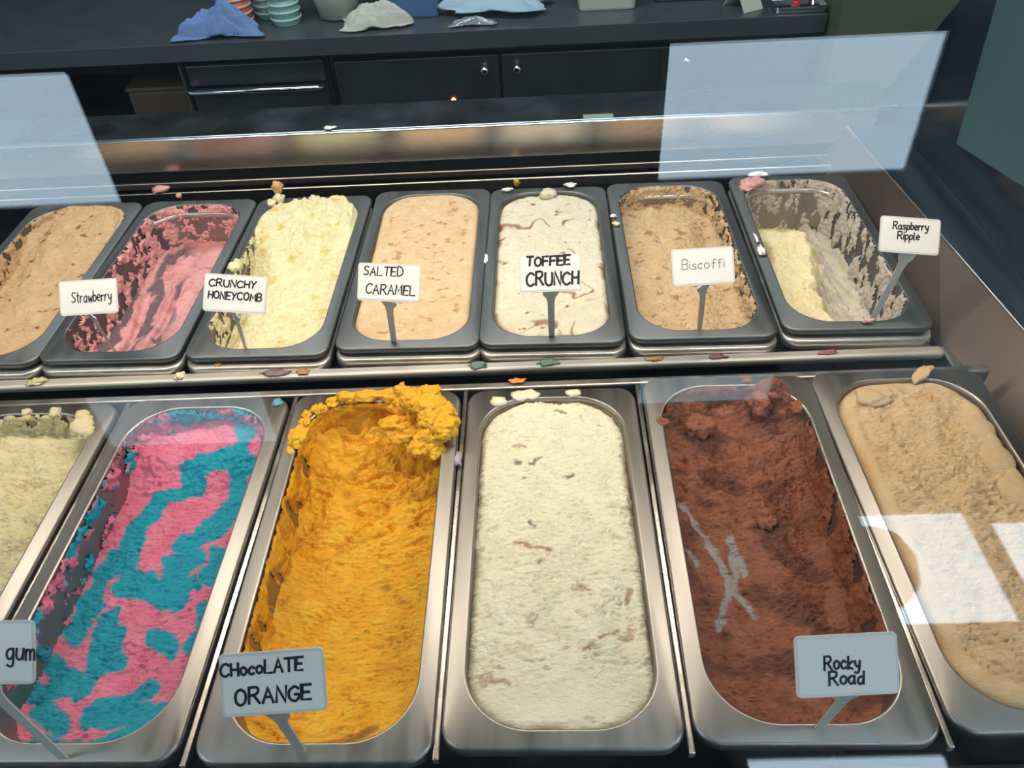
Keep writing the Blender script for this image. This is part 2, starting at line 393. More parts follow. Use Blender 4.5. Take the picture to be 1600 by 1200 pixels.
def flakes(x, y, s, fy=225, amp=.0009, fx=45, ang=0):
    """torn, overlapping scrape marks running across the pan"""
    if ang: x, y = x * math.cos(ang) + y * math.sin(ang), -x * math.sin(ang) + y * math.cos(ang)
    ph = y * fy + 1.5 * N(x * fx, y * fx * 1.3, s) + .9 * N(x * fx * 3, y * fx * 2.4, s + 1) + 2.2 * N(x * 12, y * 14, s + 5)
    f = ph - np.floor(ph); saw = np.where(f < .8, f / .8, (1 - f) / .2)
    mk = .25 + .75 * ss(-.35, .35, N(x * 38, y * 60, s + 2) + .5 * N(x * 90, y * 150, s + 3))
    tear = ss(.16, .0, np.abs(N(x * 62 + .6 * N(x * 90, y * 90, s + 6), y * 200, s + 7))) * ss(.05, .4, N(x * 34, y * 48, s + 8))
    return amp * (2.9 * (saw - .5) * mk + 1.7 * fbm(x * 95, y * 330, s + 4, 4, .6) - 2.0 * tear)
def ice(k, fn, mat, label, step=.00105):
    xs = np.arange(-.080, .0801, step); ys = np.arange(-.178, .1781, step)
    x, y = np.meshgrid(xs, ys, indexing='ij')
    d = sdf(x, y)
    h, a, b = fn(x, y, d)
    tap = -.0725 * np.clip(-h, 0, .1)              # walls taper inwards
    din = d + tap
    h = np.where(d < 0, h + d * .8, h)
    keep = (din > -.0022) | ((h > .0006) & (d > -.016))
    P = np.stack([x, y, h], -1)
    me = grid_mesh('ice_cream', P, keep, {'mixa': np.clip(a, 0, 1), 'mixb': np.clip(b, 0, 1)})
    o = mesh_obj('ice_cream', me, mat); o.matrix_world = pmat(k)
    return tag(o, label, 'ice cream', 'ice creams in the display')
# perimeter of the opening for smears on the walls
def perim(n):
    pts = np.array(rr(HW, HL, IR, 0, 40))[:, :2]
    seg = np.hypot(*(np.roll(pts, -1, 0) - pts).T); cum = np.r_[0, np.cumsum(seg)]; tot = cum[-1]
    s = np.linspace(0, tot, n); pp = np.vstack([pts, pts[:1]])
    X = np.interp(s, cum, pp[:, 0]); Y = np.interp(s, cum, pp[:, 1])
    dx, dy = np.gradient(X), np.gradient(Y); l = np.hypot(dx, dy)
    return s, X, Y, -dy / l, dx / l       # inward normal (ccw loop)
def smear(o, k, cov, mat, seed, depth=.07, th=.0022, stretch=(60, 60), afn=None, z0=.0009, side='L'):
    """thin scraped film left on the pan's inner wall; cov(x,y,t)->-1..1"""
    n = 720; m_ = int(depth / .00125)
    s, X, Y, nx, ny = perim(n); t = np.linspace(0, depth, m_)
    SS, TT = np.meshgrid(s, t, indexing='ij'); XX = X[:, None] + 0 * TT; YY = Y[:, None] + 0 * TT
    nz = fbm(SS * stretch[0], TT * stretch[1], seed, 5, .58)
    c = cov(XX, YY, TT) - 2 * ss(-.12, -.15, YY)
    sx_ = XX if side == 'L' else -XX
    c = c - 2 * ss(.0, .03, sx_) * ss(.13, .10, YY)
    v = nz * .75 + c
    thick = np.where(v > 0, th * np.minimum(v * 2.2, 1) * (1 + .6 * fbm(SS * 170, TT * 170, seed + 9, 3)), -.0006)
    off = .0725 * TT + thick - .0012 * ss(.003, 0, TT)
    P = np.stack([XX + nx[:, None] * off, YY + ny[:, None] * off, z0 - TT], -1)
    a = afn(XX, YY, TT, SS) if afn else np.zeros_like(XX)
    me = grid_mesh('wall_smear', P, (v > -.06), {'mixa': np.clip(a, 0, 1), 'mixb': np.clip(.0 * a, 0, 1)})
    c_ = mesh_obj('wall_smear', me, mat, o); return c_
def lump_bm(r, seed, sx=1, sy=1, sz=.7, sub=3, rough=.45, freq=2.2):
    bm = bmesh.new(); bmesh.ops.create_icosphere(bm, subdivisions=sub, radius=1)
    co = np.array([v.co[:] for v in bm.verts]); q = co * freq
    a_, b_, c_ = q.T
    n3 = lambda f, s_: (N(a_ * f + 3.1, b_ * f, s_) + N(b_ * f, c_ * f + 1.7, s_ + 1) + N(c_ * f, a_ * f, s_ + 2)) / 1.7
    dsp = 1 + rough * (.8 * n3(.6, seed) + .35 * n3(1.5, seed + 3) + .24 * n3(3.2, seed + 7) + .16 * n3(6.5, seed + 11) + (.12 * n3(13, seed + 13) if sub > 3 else 0))
    for v, d_ in zip(bm.verts, dsp): v.co = Vector((v.co.x * r * sx * d_, v.co.y * r * sy * d_, v.co.z * r * sz * d_))
    return bm
def lump(parent, mat, p, r, seed, **kw):
    o = obj('lump', lump_bm(r, seed, **kw), mat, parent, True); o.location = p; return o

M = {}
M['1'] = ice_mat('tan_ice_cream', (196, 158, 114), (212, 176, 132), (130, 84, 54))
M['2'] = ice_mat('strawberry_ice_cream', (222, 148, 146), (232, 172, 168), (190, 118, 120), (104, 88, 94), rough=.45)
M['3'] = ice_mat('honeycomb_ice_cream', (220, 206, 154), (232, 222, 180), (214, 182, 96), rough=.45)
M['4'] = ice_mat('caramel_ice_cream', (212, 176, 132), (226, 196, 156), (172, 116, 66))
M['5'] = ice_mat('toffee_ice_cream', (216, 204, 176), (226, 216, 192), (140, 86, 46))
M['6'] = ice_mat('biscuit_ice_cream', (196, 162, 120), (212, 182, 140), (136, 90, 54), (206, 186, 160))
M['7'] = ice_mat('raspberry_cream', (236, 214, 158), (244, 228, 184), (190, 178, 168), (206, 60, 100))
M['A'] = ice_mat('pale_cream', (222, 204, 156), (234, 220, 180), (196, 170, 120))
M['B'] = ice_mat('pink_blue_ice_cream', (222, 108, 138), (232, 138, 160), (16, 154, 176), rough=.5)
M['C'] = ice_mat('orange_ice_cream', (242, 168, 24), (250, 196, 56), (196, 124, 26), (120, 66, 34))
M['D'] = ice_mat('vanilla_ice_cream', (240, 228, 196), (248, 239, 212), (176, 130, 104), (70, 48, 40), rough=.5)
M['E'] = ice_mat('chocolate_ice_cream', (136, 78, 54), (160, 100, 72), (160, 158, 154), (98, 54, 38), rough=.5)
M['F'] = ice_mat('coffee_ice_cream', (208, 172, 126), (224, 192, 150), (204, 146, 78))

def spots(x, y, s, f=60, th=.62): return ss(th, th + .12, fbm(x * f, y * f * 1.3, s, 3))

# back row, left to right
def f1(x, y, d):
    h = -.024 + .022 * ss(.0, .15, y) - .010 * ss(-.02, -.06, x) + .003 * fbm(x * 25, y * 18, 101, 3) + flakes(x, y, 102, 160, .0008)
    h += .006 * np.exp(-np.maximum(d, 0) / .004)
    return h, spots(x, y, 103, 40, .66), 0 * x
o = ice('1', f1, M['1'], 'tan ice cream with brown flecks in the leftmost back row pan', .0013)
smear(o, '1', lambda x, y, t: .25 - .3 * ss(.0, .05, x), M['1'], 111, .03)
def f2(x, y, d):
    h = -.062 + .018 * ss(-.03, -.15, y) + .022 * np.exp(-((x - .02) / .03) ** 2) * ss(.12, .03, y)
    h -= .010 * ss(.55, .9, np.sin(x * 130 + y * 22 + 1.2)) * ss(.06, -.02, y)
    h += .0035 * fbm(x * 26, y * 20, 201, 4) + flakes(x, y, 202, 150, .0006) + .010 * np.exp(-np.maximum(d, 0) / .007)
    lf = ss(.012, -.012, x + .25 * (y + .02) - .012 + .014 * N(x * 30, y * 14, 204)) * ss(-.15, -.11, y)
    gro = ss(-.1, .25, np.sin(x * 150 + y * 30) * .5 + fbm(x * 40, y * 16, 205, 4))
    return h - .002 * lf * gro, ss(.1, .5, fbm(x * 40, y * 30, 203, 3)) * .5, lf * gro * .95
o = ice('2', f2, M['2'], 'deeply scraped pink strawberry ice cream in the back row', .0013)
smear(o, '2', lambda x, y, t: -.02 + .30 * ss(.0, .15, y) - .1 * ss(.04, .06, x), M['2'], 212, .075, .0034, (45, 60))
def f3(x, y, d):
    h = -.030 + .034 * ss(-.02, .13, y) + .008 * ss(-.04, .05, x) - .016 * np.exp(-((x + .062) / .016) ** 2) * ss(.10, .03, y)
    h += .0030 * fbm(x * 30, y * 26, 301, 4) + flakes(x, y, 302, 150, .0009) + .004 * np.exp(-np.maximum(d, 0) / .004) * ss(.1, 0, y)
    h += .004 * ss(.03, .1, y) * fbm(x * 60, y * 60, 305, 3); h = np.where(d < .002, np.minimum(h, .0012), h)
    return h, ss(.35, .75, fbm(x * 45, y * 60, 303, 4)) * .75, 0 * x
o3 = ice('3', f3, M['3'], 'pale yellow honeycomb ice cream piled up at the back of its pan', .0012)
smear(o3, '3', lambda x, y, t: .1 - .3 * ss(-.04, .0, x), M['3'], 311, .04)
for i, (p, r) in enumerate((((-.052, .168, .006), .009), ((-.060, .158, .003), .007), ((.0, .166, .003), .008), ((.03, .164, .003), .007), ((-.07, .0, .002), .009), ((-.071, .012, .0), .006))): lump(o3, M['3'], p, r, 320 + i)
def f4(x, y, d):
    h = -.0045 - .0024 * ss(.10, .0, np.abs(N(x * 26, y * 70, 405))) * ss(.0, .4, N(x * 20, y * 24, 406)) * ss(.012, .02, d) + .003 * np.cos(x * 22) + .003 * ss(.02, .14, y) + .0009 * fbm(x * 30, y * 24, 401, 3)
    inn = ss(.010, .016, d + .003 * N(x * 30, y * 30, 404)); h += flakes(x, y, 402, 190, .0008) * (.15 + .85 * inn) - .0014 * inn
    h -= .004 * np.exp(-np.maximum(d, 0) / .0022)
    return h, (ss(.45, .75, fbm(x * 50, y * 85, 403, 4)) * .75) * inn, 0 * x
ice('4', f4, M['4'], 'full pan of smooth caramel coloured ice cream in the back row', .0011)
def f5(x, y, d):
    h = -.0055 + .003 * np.cos(x * 20) + .0016 * fbm(x * 32, y * 26, 501, 4) + .6 * flakes(x, y, 502, 110, .0007, 30)
    h -= .0022 * ss(.05, .0, np.abs(N(x * 24 + N(x * 20, y * 20, 8), y * 24, 504)))
    h -= .004 * np.exp(-np.maximum(d, 0) / .0025)
    v = np.abs(N(x * 24 + N(x * 20, y * 20, 8), y * 24, 504)) + .35 * ss(-.3, .3, N(x * 13, y * 16, 505))
    a = ss(.12, .0, v) * .9 + ss(.007, .002, d) * ss(-.2, .3, N(x * 40, y * 30, 506)) * .7 + spots(x, y, 507, 55, .75)
    return h, a, 0 * x
o5 = ice('5', f5, M['5'], 'full pan of cream ice cream with brown toffee swirls', .0011)
lump(o5, M['5'], (.0, .158, .002), .012, 520, sz=.45); lump(o5, M['5'], (-.005, -.158, -.004), .010, 521, sz=.5); lump(o5, M['5'], (.004, -.160, -.003), .007, 522)
def f6(x, y, d):
    h = -.026 - .010 * ss(.06, .13, y) * 0 + .006 * ss(-.05, -.15, y) - .012 * np.exp(-((x - .05) / .02) ** 2) + .004 * fbm(x * 26, y * 22, 601, 4) + flakes(x, y, 602, 170, .001)
    h += .008 * np.exp(-((x - .02) ** 2 + (y - .085) ** 2) / .0008) + .004 * np.exp(-np.maximum(d, 0) / .004)
    return h, ss(.45, .75, fbm(x * 50, y * 90, 603, 4)) * .7, 0 * x
o6 = ice('6', f6, M['6'], 'biscuit brown ice cream scooped to half depth in the back row', .0011)
smear(o6, '6', lambda x, y, t: .12 + .25 * ss(.1, .15, y) + .05 * ss(0, .05, x), M['6'], 611, .04, .0034, side='R')
def f7(x, y, d):
    xc = -.030 + .016 * ss(-.02, .10, y) + .006 * np.sin(y * 36 + .8) + .006 * N(x * 50, y * 50, 708)
    h = -.080 + .046 * np.exp(-(np.maximum(np.abs(x - xc) - .020, 0) / .024) ** 2) * ss(.125, .085, y) + .004 * fbm(x * 30, y * 26, 701, 4)
    h += .03 * np.exp(-((x - .045) ** 2 / .0004 + (y + .150) ** 2 / .0003))
    gr = ss(.0, .8, np.sin(x * 260 + y * 70 + 2 * N(x * 20, y * 20, 707))) ; side = ss(-.006, .010, x - xc - .036 + .01 * N(x * 40, y * 40, 709))
    h += .007 * gr * side + .002 * side * fbm(x * 90, y * 70, 706, 4) + .018 * np.exp(-np.maximum(d, 0) / .008) + flakes(x, y, 702, 120, .0006)
    a = side * (.75 + .25 * N(x * 60, y * 60, 703)) * (1 - np.exp(-((x - .045) ** 2 / .0005 + (y + .150) ** 2 / .0005)))
    b = np.exp(-((x + .03) ** 2 + (y + .155) ** 2) / .00008) + np.exp(-((x + .058) ** 2 + (y - .04) ** 2) / .0001)
    return h, a, b * 1.2
o7 = ice('7', f7, M['7'], 'last cream coloured raspberry ice cream in the nearly empty right pan', .0012)
smear(o7, '7', lambda x, y, t: .02 + .22 * ss(.06, .15, y) + .16 * ss(.03, .06, x) * ss(.1, -.1, y), M['7'], 711, .085, .003, (50, 22), lambda x, y, t, s: .85 + 0 * x, side='R')
for i, (p, r) in enumerate((((-.055, .155, .003), .013), ((-.045, .160, .003), .010), ((-.062, .145, .0), .009))):
    lump(o7, M['2'], p, r, 730 + i, sz=.5)
# front row, left to right
def fA(x, y, d):
    h = -.024 + .006 * ss(.0, -.12, y) + .0045 * fbm(x * 34, y * 40, 801, 4) + flakes(x, y, 802, 150, .0013) + .008 * np.exp(-np.maximum(d, 0) / .006)
    return h, ss(.35, .7, fbm(x * 60, y * 80, 803, 3)) * .6, 0 * x
oA = ice('A', fA, M['A'], 'lumpy pale cream ice cream in the leftmost front row pan')
smear(oA, 'A', lambda x, y, t: .15 + .2 * ss(.1, .15, y), M['A'], 811, .035, .004)
for i, (p, r) in enumerate((((.055, .150, -.004), .012), ((.063, .140, -.002), .008), ((.05, .162, .0), .007), ((.02, .168, .0), .006), ((-.01, .169, .0), .005))): lump(oA, M['A'], p, r, 820 + i)
BLUE = [[(.024, .196), (.04, .15), (.041, .111)], [(-.01, .108), (.016, .12), (.051, .107)], [(0, .098), (-.033, .084), (-.044, .05), (-.039, .011), (-.029, -.001)],
        [(-.022, -.006), (.008, -.019), (.029, -.013)], [(-.01, -.022), (.01, -.006), (.022, .017)], [(.005, .035), (.022, .01)], [(.026, .053), (.043, .068), (.045, .107)], [(.022, .035), (.04, .05)],
        [(.043, .017), (.044, -.003)], [(.014, -.064), (.031, -.07)], [(-.051, .018), (-.055, -.015), (-.054, -.058)], [(-.034, -.04), (-.026, -.087), (-.03, -.108)],
        [(-.074, -.113), (-.053, -.108), (-.041, -.105)], [(-.048, -.123), (-.034, -.138)], [(-.002, -.126), (.013, -.118), (.029, -.108)], [(-.008, -.131), (.036, -.129)],
        [(-.04, -.157), (.003, -.157), (.034, -.143)], [(.054, -.041), (.053, -.07)], [(.02, .04), (.05, .07)], [(-.03, -.012), (.02, -.032)], [(-.045, -.10), (-.062, -.085)], [(-.025, -.06), (-.012, -.085)], [(.0, .012), (.02, -.02)]]
def blue(x, y):
    wx = x + .006 * N(x * 45, y * 45, 901) + .002 * N(x * 150, y * 150, 902); wy = y + .006 * N(x * 45 + 9, y * 45, 903) + .002 * N(x * 150, y * 150 + 5, 904)
    return ss(.0018, -.0018, strokes(wx, wy, BLUE, .0098))
def fB(x, y, d):
    h = -.044 + .022 * ss(.085, .125, y) + .010 * ss(-.09, -.16, y) + .006 * ss(-.02, .06, x)
    h += .0022 * fbm(x * 26, y * 22, 905, 3) + flakes(x, y, 906, 205, .0010)
    h += .0035 * ss(.06, .10, y) * fbm(x * 60, y * 70, 907, 4) + .008 * np.exp(-np.maximum(d, 0) / .005)
    return h, blue(x, y), 0 * x
oB = ice('B', fB, M['B'], 'pink and turquoise swirled ice cream in the front row')
smear(oB, 'B', lambda x, y, t: .10 + .25 * ss(.12, .16, y) + .30 * ss(.010, .0, t) * ss(.11, .02, y) - .38 * ss(.012, .02, t) * ss(.13, .09, y), M['B'], 911, .055, .0042, (55, 70), lambda x, y, t, s: ss(-.05, .15, fbm(s * 22, t * 60, 915, 4)))
def fC(x, y, d):
    h = -.046 + .016 * ss(-.06, -.165, y) + .012 * ss(.09, .15, y) + .006 * ss(.02, .06, x) * ss(-.1, .1, y)
    h += .0022 * fbm(x * 26, y * 22, 1001, 3) + flakes(x, y, 1002, 200, .0010)
    up = ss(-.02, .06, y)
    h += up * (.005 * fbm(x * 38, y * 46, 1003, 5, .6) - .005 * ss(.12, .0, np.abs(N(x * 22, y * 38, 1004)))) + .009 * np.exp(-np.maximum(d, 0) / .006)
    # curled mound at the back right that climbs over the rim
    r = np.hypot((x - .048) / .030, (y - .150) / .036)
    mound = .042 * ss(1.15, .45, r + .22 * fbm(x * 50, y * 50, 1005, 3)) * ss(-.017, -.006, d)
    h += mound * (1 - .25 * ss(.1, .145, -y + .26)) + .004 * ss(1.2, .6, r) * fbm(x * 110, y * 110, 1006, 4, .6)
    # rim climbing along the back left
    rb = ss(.016, .002, d) * ss(.09, .14, y); h += rb * (.010 + .006 * fbm(x * 70, y * 70, 1007, 3)) * ss(1.2, 1.6, r)
    a = ss(.15, .6, fbm(x * 34, y * 40, 1008, 4)) * .35 * up + ss(.45, .8, fbm(x * 60, y * 80, 1009, 3)) * .4
    b = np.exp(-((x - .025) / .005) ** 2 - ((y + .015) / .004) ** 2) * .6 + np.exp(-((x - .04) / .006) ** 2 - ((y + .03) / .003) ** 2) * .5 + ss(.004, .0, strokes(x + .003 * N(x * 90, y * 90, 3), y, [[(.0, -.158), (.02, -.152), (.034, -.143)]], .001)) * .7
    return h, a, b
oC = ice('C', fC, M['C'], 'bright orange ice cream with a lump curling over the rim')
smear(oC, 'C', lambda x, y, t: .22 + .75 * ss(.10, .15, y) * ss(.045, .01, t) + .4 * ss(.014, .0, t) - .12 * ss(.01, .03, t), M['C'], 1011, .055, .0030, (40, 14), lambda x, y, t, s: ss(-.3, .4, fbm(s * 30, t * 90, 1015, 4)) * .8)
rg = np.random.RandomState(7)
for i in range(56):                                   # curl of torn lumps climbing over the back right corner
    u = rg.uniform(0, 1)
    px = .022 + .044 * math.sin(u * PI * .75) + rg.uniform(-.009, .009); py = .168 - .062 * u + rg.uniform(-.010, .008)
    px = min(px, .072); py = min(py, .172)
    lump(oC, M['C'], (px, py, .001 + .013 * math.sin(u * PI) + rg.uniform(-.007, .007)), rg.uniform(.006, .0115), 1030 + i, sub=4, rough=.55, freq=1.9, sz=.75, sx=1.15)
for i, (p, r, kw) in enumerate((((-.069, .120, .002), .009, dict(sy=1.5, sz=.5)), ((-.056, .156, .001), .007, {}), ((-.044, .166, .001), .006, {}), ((-.030, .170, .002), .007, dict(sx=1.8)), ((-.012, .172, .002), .007, dict(sx=1.8)),
                     ((.006, .173, .002), .006, dict(sx=1.8)), ((-.066, .139, .001), .006, {}), ((-.067, .150, .0), .005, {}), ((.02, .138, -.004), .011, dict(sx=1.4)), ((.032, .128, -.008), .012, dict(sx=1.3)))):
    lump(oC, M['C'], p, r, 1080 + i, sub=4, rough=.5, freq=2.6, **kw)
def fD(x, y, d):
    h = -.0065 + .0045 * np.cos(x * 22) + .0018 * np.cos(x * 60 + 6 * N(x * 8, y * 8, 5)) + .0016 * fbm(x * 26, y * 24, 1101, 4)
    h += flakes(x, y, 1102, 215, .0011) * (.25 + .75 * ss(-.15, -.10, y)) - .005 * np.exp(-np.maximum(d, 0) / .003)
    a = ss(.64, .85, fbm(x * 30, y * 55, 1103, 4)) * .6 * ss(.15, -.1, y) + ss(.006, .0015, d) * ss(-.15, .35, N(x * 40, y * 26, 1104)) * .55
    st = strokes(x + .003 * N(x * 80, y * 80, 1105), y + .003 * N(x * 80, y * 80, 1106), [[(-.034, -.006), (-.020, -.014), (-.006, -.017)], [(.030, -.096), (.044, -.09)], [(.052, -.066), (.057, -.052)], [(-.05, -.128), (-.038, -.133)], [(.018, -.106), (.026, -.102)], [(-.035, .105), (-.025, .104)], [(.018, -.05), (.026, -.054)]], .0012)
    a = np.maximum(a, ss(.0015, -.0008, st) * .85)
    st2 = strokes(x + .003 * N(x * 120, y * 120, 1107), y + .003 * N(x * 120, y * 120, 1108), [[(-.034, .085), (-.031, .080)], [(-.02, .08), (-.012, .088)], [(-.027, .063), (-.026, .062)], [(.004, .148), (.012, .146)], [(-.021, .015), (-.018, .010)], [(.01, .065), (.018, .066)]], .0012)
    return h, a, ss(.002, -.001, st2) * .75
oD = ice('D', fD, M['D'], 'full pan of white vanilla ice cream with brown flecks')
for i, (p, r) in enumerate((((-.052, .162, .001), .006), ((-.03, .170, .001), .007), ((-.02, .171, .001), .006), ((.022, .172, .001), .005))): lump(oD, M['D'], p, r, 1130 + i, sz=.35, sx=1.5)
FROST = [[(-.057, .046), (-.038, .004), (-.024, -.04), (-.013, -.061)], [(-.019, .014), (-.021, -.022), (-.038, -.058), (-.045, -.075)], [(-.017, .004), (-.013, -.022)], [(-.058, -.002), (-.052, -.015)]]
def fE(x, y, d):
    h = -.040 + .012 * ss(-.10, -.165, y) + .010 * ss(.06, .12, y) + .004 * ss(.0, -.06, x)
    up = ss(-.01, .05, y)
    h += .0022 * fbm(x * 26, y * 22, 1201, 3) + flakes(x, y, 1202, 200, .0010) + up * (.0055 * fbm(x * 40, y * 44, 1203, 5, .6))
    h += .016 * np.exp(-((x + .03) / .018) ** 2 - ((y - .128) / .014) ** 2) + .024 * np.exp(-((x - .042) / .02) ** 2 - ((y - .155) / .02) ** 2)
    h -= .009 * np.exp(-((x - .050) / .018) ** 2) * ss(.09, .03, y) * ss(-.15, -.09, y)
    h += .008 * np.exp(-np.maximum(d, 0) / .006) + .014 * ss(.02, .0, d) * ss(.09, .14, y)
    st = strokes(x + .003 * N(x * 110, y * 110, 1205), y + .003 * N(x * 110, y * 110, 1206), FROST, .0028)
    a = ss(.0012, -.0008, st)
    h -= a * .0012
    b = ss(-.05, .5, fbm(x * 20, y * 34, 1207, 4)) * .8
    return h, a * .85, b * (1 - a)
oE = ice('E', fE, M['E'], 'dark chocolate ice cream with pale frost streaks in the front row')
smear(oE, 'E', lambda x, y, t: .16 + .20 * ss(.10, .16, y) + .02 * ss(.0, .03, t), M['E'], 1211, .052, .0032, (34, 16), side='R')
for i, (p, r) in enumerate((((.046, .160, -.002), .012), ((-.03, .128, -.016), .013), ((.030, .150, -.008), .012), ((.062, .140, -.004), .008), ((.02, .172, .001), .005), ((-.068, .120, -.002), .006), ((.015, .035, -.038), .010))): lump(oE, M['E'], p, r, 1230 + i, sub=4, rough=.5, freq=2.6)
def fF(x, y, d):
    h = -.0035 + .005 * np.cos(x * 20) + .0016 * fbm(x * 26, y * 22, 1301, 4)
    inn = ss(.012, .02, d + .006 * ss(.02, .06, x) * np.sin(y * 150)); h += inn * (flakes(x, y, 1302, 180, .0011) + .003 * fbm(x * 38, y * 44, 1304, 4) - .0015)
    sc = ss(.024, .010, d) * ss(.0, .03, x); h += sc * .0045 * (np.abs(np.sin(y * 78 + x * 26)) ** .6 - .3)
    h += ss(-.08, -.12, y) * .004 * fbm(x * 30, y * 30, 1305, 2)
    h -= .009 * np.exp(-np.maximum(d, 0) / .0035)
    a = ss(.4, .8, fbm(x * 30, y * 36, 1303, 3)) * .35 * inn + ss(.004, .0, np.abs(d - .006)) * ss(0, .4, N(x * 20, y * 12, 1306)) * .6
    return h, a, 0 * x
oF = ice('F', fF, M['F'], 'beige coffee ice cream with a scalloped edge in the rightmost front pan')
st = lump(oF, M['F'], (.024, .166, .007), .0075, 1330, sx=1.7, sy=.8, sz=.35); st.rotation_euler = (0, -.35, .6)
lump(oF, M['F'], (-.016, .146, .001), .006, 1331, sz=.3); lump(oF, M['F'], (-.03, .142, 0), .012, 1332, sz=.35, sx=1.3)
# scalloped ruffles on the right side
for i in range(6):
    lump(oF, M['F'], (.052, .10 - i * .038, -.004), .017, 1340 + i, sx=.9, sy=1.05, sz=.45, rough=.12)

# ------------------------------------------------------------------ crumbs that fell beside the pans
def crumb(p, r, col, label, seed, **kw):
    mt = bpy.data.materials.get('crumb_%d_%d_%d' % col) or plain('crumb_%d_%d_%d' % col, col, .5, 0, .15, 200, .4, 900)
    kw.setdefault('rough', .75); kw.setdefault('freq', 3.0)
    o = obj('ice_cream_crumb', lump_bm(r * (.72 if kw.get('sz', 1) > .34 else .62), seed, **kw), mt, None, True); o.location = p
    tag(o, label, 'ice cream', 'fallen ice cream crumbs')
PK, CRM, TN, OR, BL, GR, WH, RD = (206, 140, 140), (236, 218, 170), (206, 160, 100), (240, 168, 40), (90, 160, 172), (110, 140, 112), (236, 228, 216), (140, 88, 86)
crumb((-.562, .858, -.030), .011, PK, 'pink crumb on the track behind the strawberry pan', 1, sx=1.6, sz=.6)
crumb((-.520, .822, -.022), .006, TN, 'small orange tan crumb behind the strawberry pan', 2)
crumb((-.372, .8165, -.014), .010, TN, 'tan crumb standing on the back rim of the honeycomb pan', 3, sz=1.4)
crumb((-.027, .842, -.036), .006, (190, 150, 40), 'yellow smear below the rear track behind the toffee pan', 4, sz=1.5)
crumb((-.409, .4400, -.0395), .0075, CRM, 'cream crumb on the steel rail below the strawberry pan', 5, sz=.7)
crumb((.025, .452, -.0385), .004, CRM, 'little cream crumb on the nested rim under the toffee pan', 6, sx=1.4)
crumb((-.571, .4400, -.0395), .008, (206, 198, 132), 'yellow green smear on the rail under the leftmost pans', 7, sx=1.8, sz=.35)
crumb((-.147, .370, -.001), .004, (232, 160, 50), 'tiny orange crumb on the bar behind the orange pan', 8)
crumb((-.2430, .293, .000), .011, OR, 'orange drip on the left rim of the orange pan', 9, sx=.7, sy=1.5, sz=.4)
crumb((.2760, .616, -.021), .008, WH, 'white drip on the left rim of the nearly empty pan', 10, sx=.8, sy=1.7, sz=.35)
crumb((.277, .650, -.023), .006, WH, 'thin white smear on the rim beside the biscuit pan', 11, sx=.5, sy=2.6, sz=.3)
crumb((.104, .700, -.025), .006, CRM, 'cream crumb between the toffee and biscuit pans', 12, sz=.5)
crumb((.103, .720, -.025), .005, WH, 'white crumb near the back left rim of the biscuit pan', 13, sz=.4)
crumb((-.068, .630, -.026), .007, WH, 'white smear on the left rim of the toffee pan', 14, sx=.5, sy=2.8, sz=.3)
crumb((.050, .812, -.026), .008, WH, 'white smear on the back right rim of the toffee pan', 15, sx=1.5, sz=.3)
crumb((-.040, .806, -.026), .007, WH, 'white smear on the back left rim of the toffee pan', 16, sx=1.6, sz=.3)
crumb((.318, .812, -.022), .008, WH, 'white crumb on the back rim of the nearly empty pan', 17, sx=2, sz=.4)
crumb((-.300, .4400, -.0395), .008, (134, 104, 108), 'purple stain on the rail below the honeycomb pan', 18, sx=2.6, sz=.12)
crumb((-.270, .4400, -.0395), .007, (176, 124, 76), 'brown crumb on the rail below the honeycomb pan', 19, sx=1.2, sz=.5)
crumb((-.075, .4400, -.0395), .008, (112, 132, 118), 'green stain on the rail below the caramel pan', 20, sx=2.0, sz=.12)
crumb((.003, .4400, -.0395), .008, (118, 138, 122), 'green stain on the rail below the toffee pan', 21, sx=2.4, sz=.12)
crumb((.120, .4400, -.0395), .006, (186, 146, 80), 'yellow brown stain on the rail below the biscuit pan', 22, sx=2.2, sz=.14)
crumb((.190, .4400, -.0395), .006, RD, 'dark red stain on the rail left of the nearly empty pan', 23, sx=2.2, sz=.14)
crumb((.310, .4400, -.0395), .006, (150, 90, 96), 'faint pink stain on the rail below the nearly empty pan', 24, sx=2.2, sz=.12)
crumb((-.0865, .265, .000), .008, (190, 160, 180), 'pale lilac smear on the right rim of the orange pan', 25, sx=.7, sy=1.6, sz=.15)
crumb((-.270, .350, -.001), .007, BL, 'turquoise crumb on the back rim of the pink and blue pan', 26, sz=.5)
crumb((-.03, .371, -.002), .006, (226, 140, 60), 'orange smear on the bar behind the vanilla pan', 27, sx=2, sz=.12)
crumb((-.3680, .455, -.037), .006, (190, 130, 70), 'orange brown stain on the nested rim under the strawberry pan', 28, sx=1.4, sz=.3)
crumb((.3570, .4665, -.018), .006, (226, 170, 160), 'pink blob at the foot of the raspberry sign', 29, sx=1.2, sz=.7)
crumb((-.30, .90, .036), .008, WH, 'white streak of spill on the steel sill', 30, sx=1.8, sz=.15)

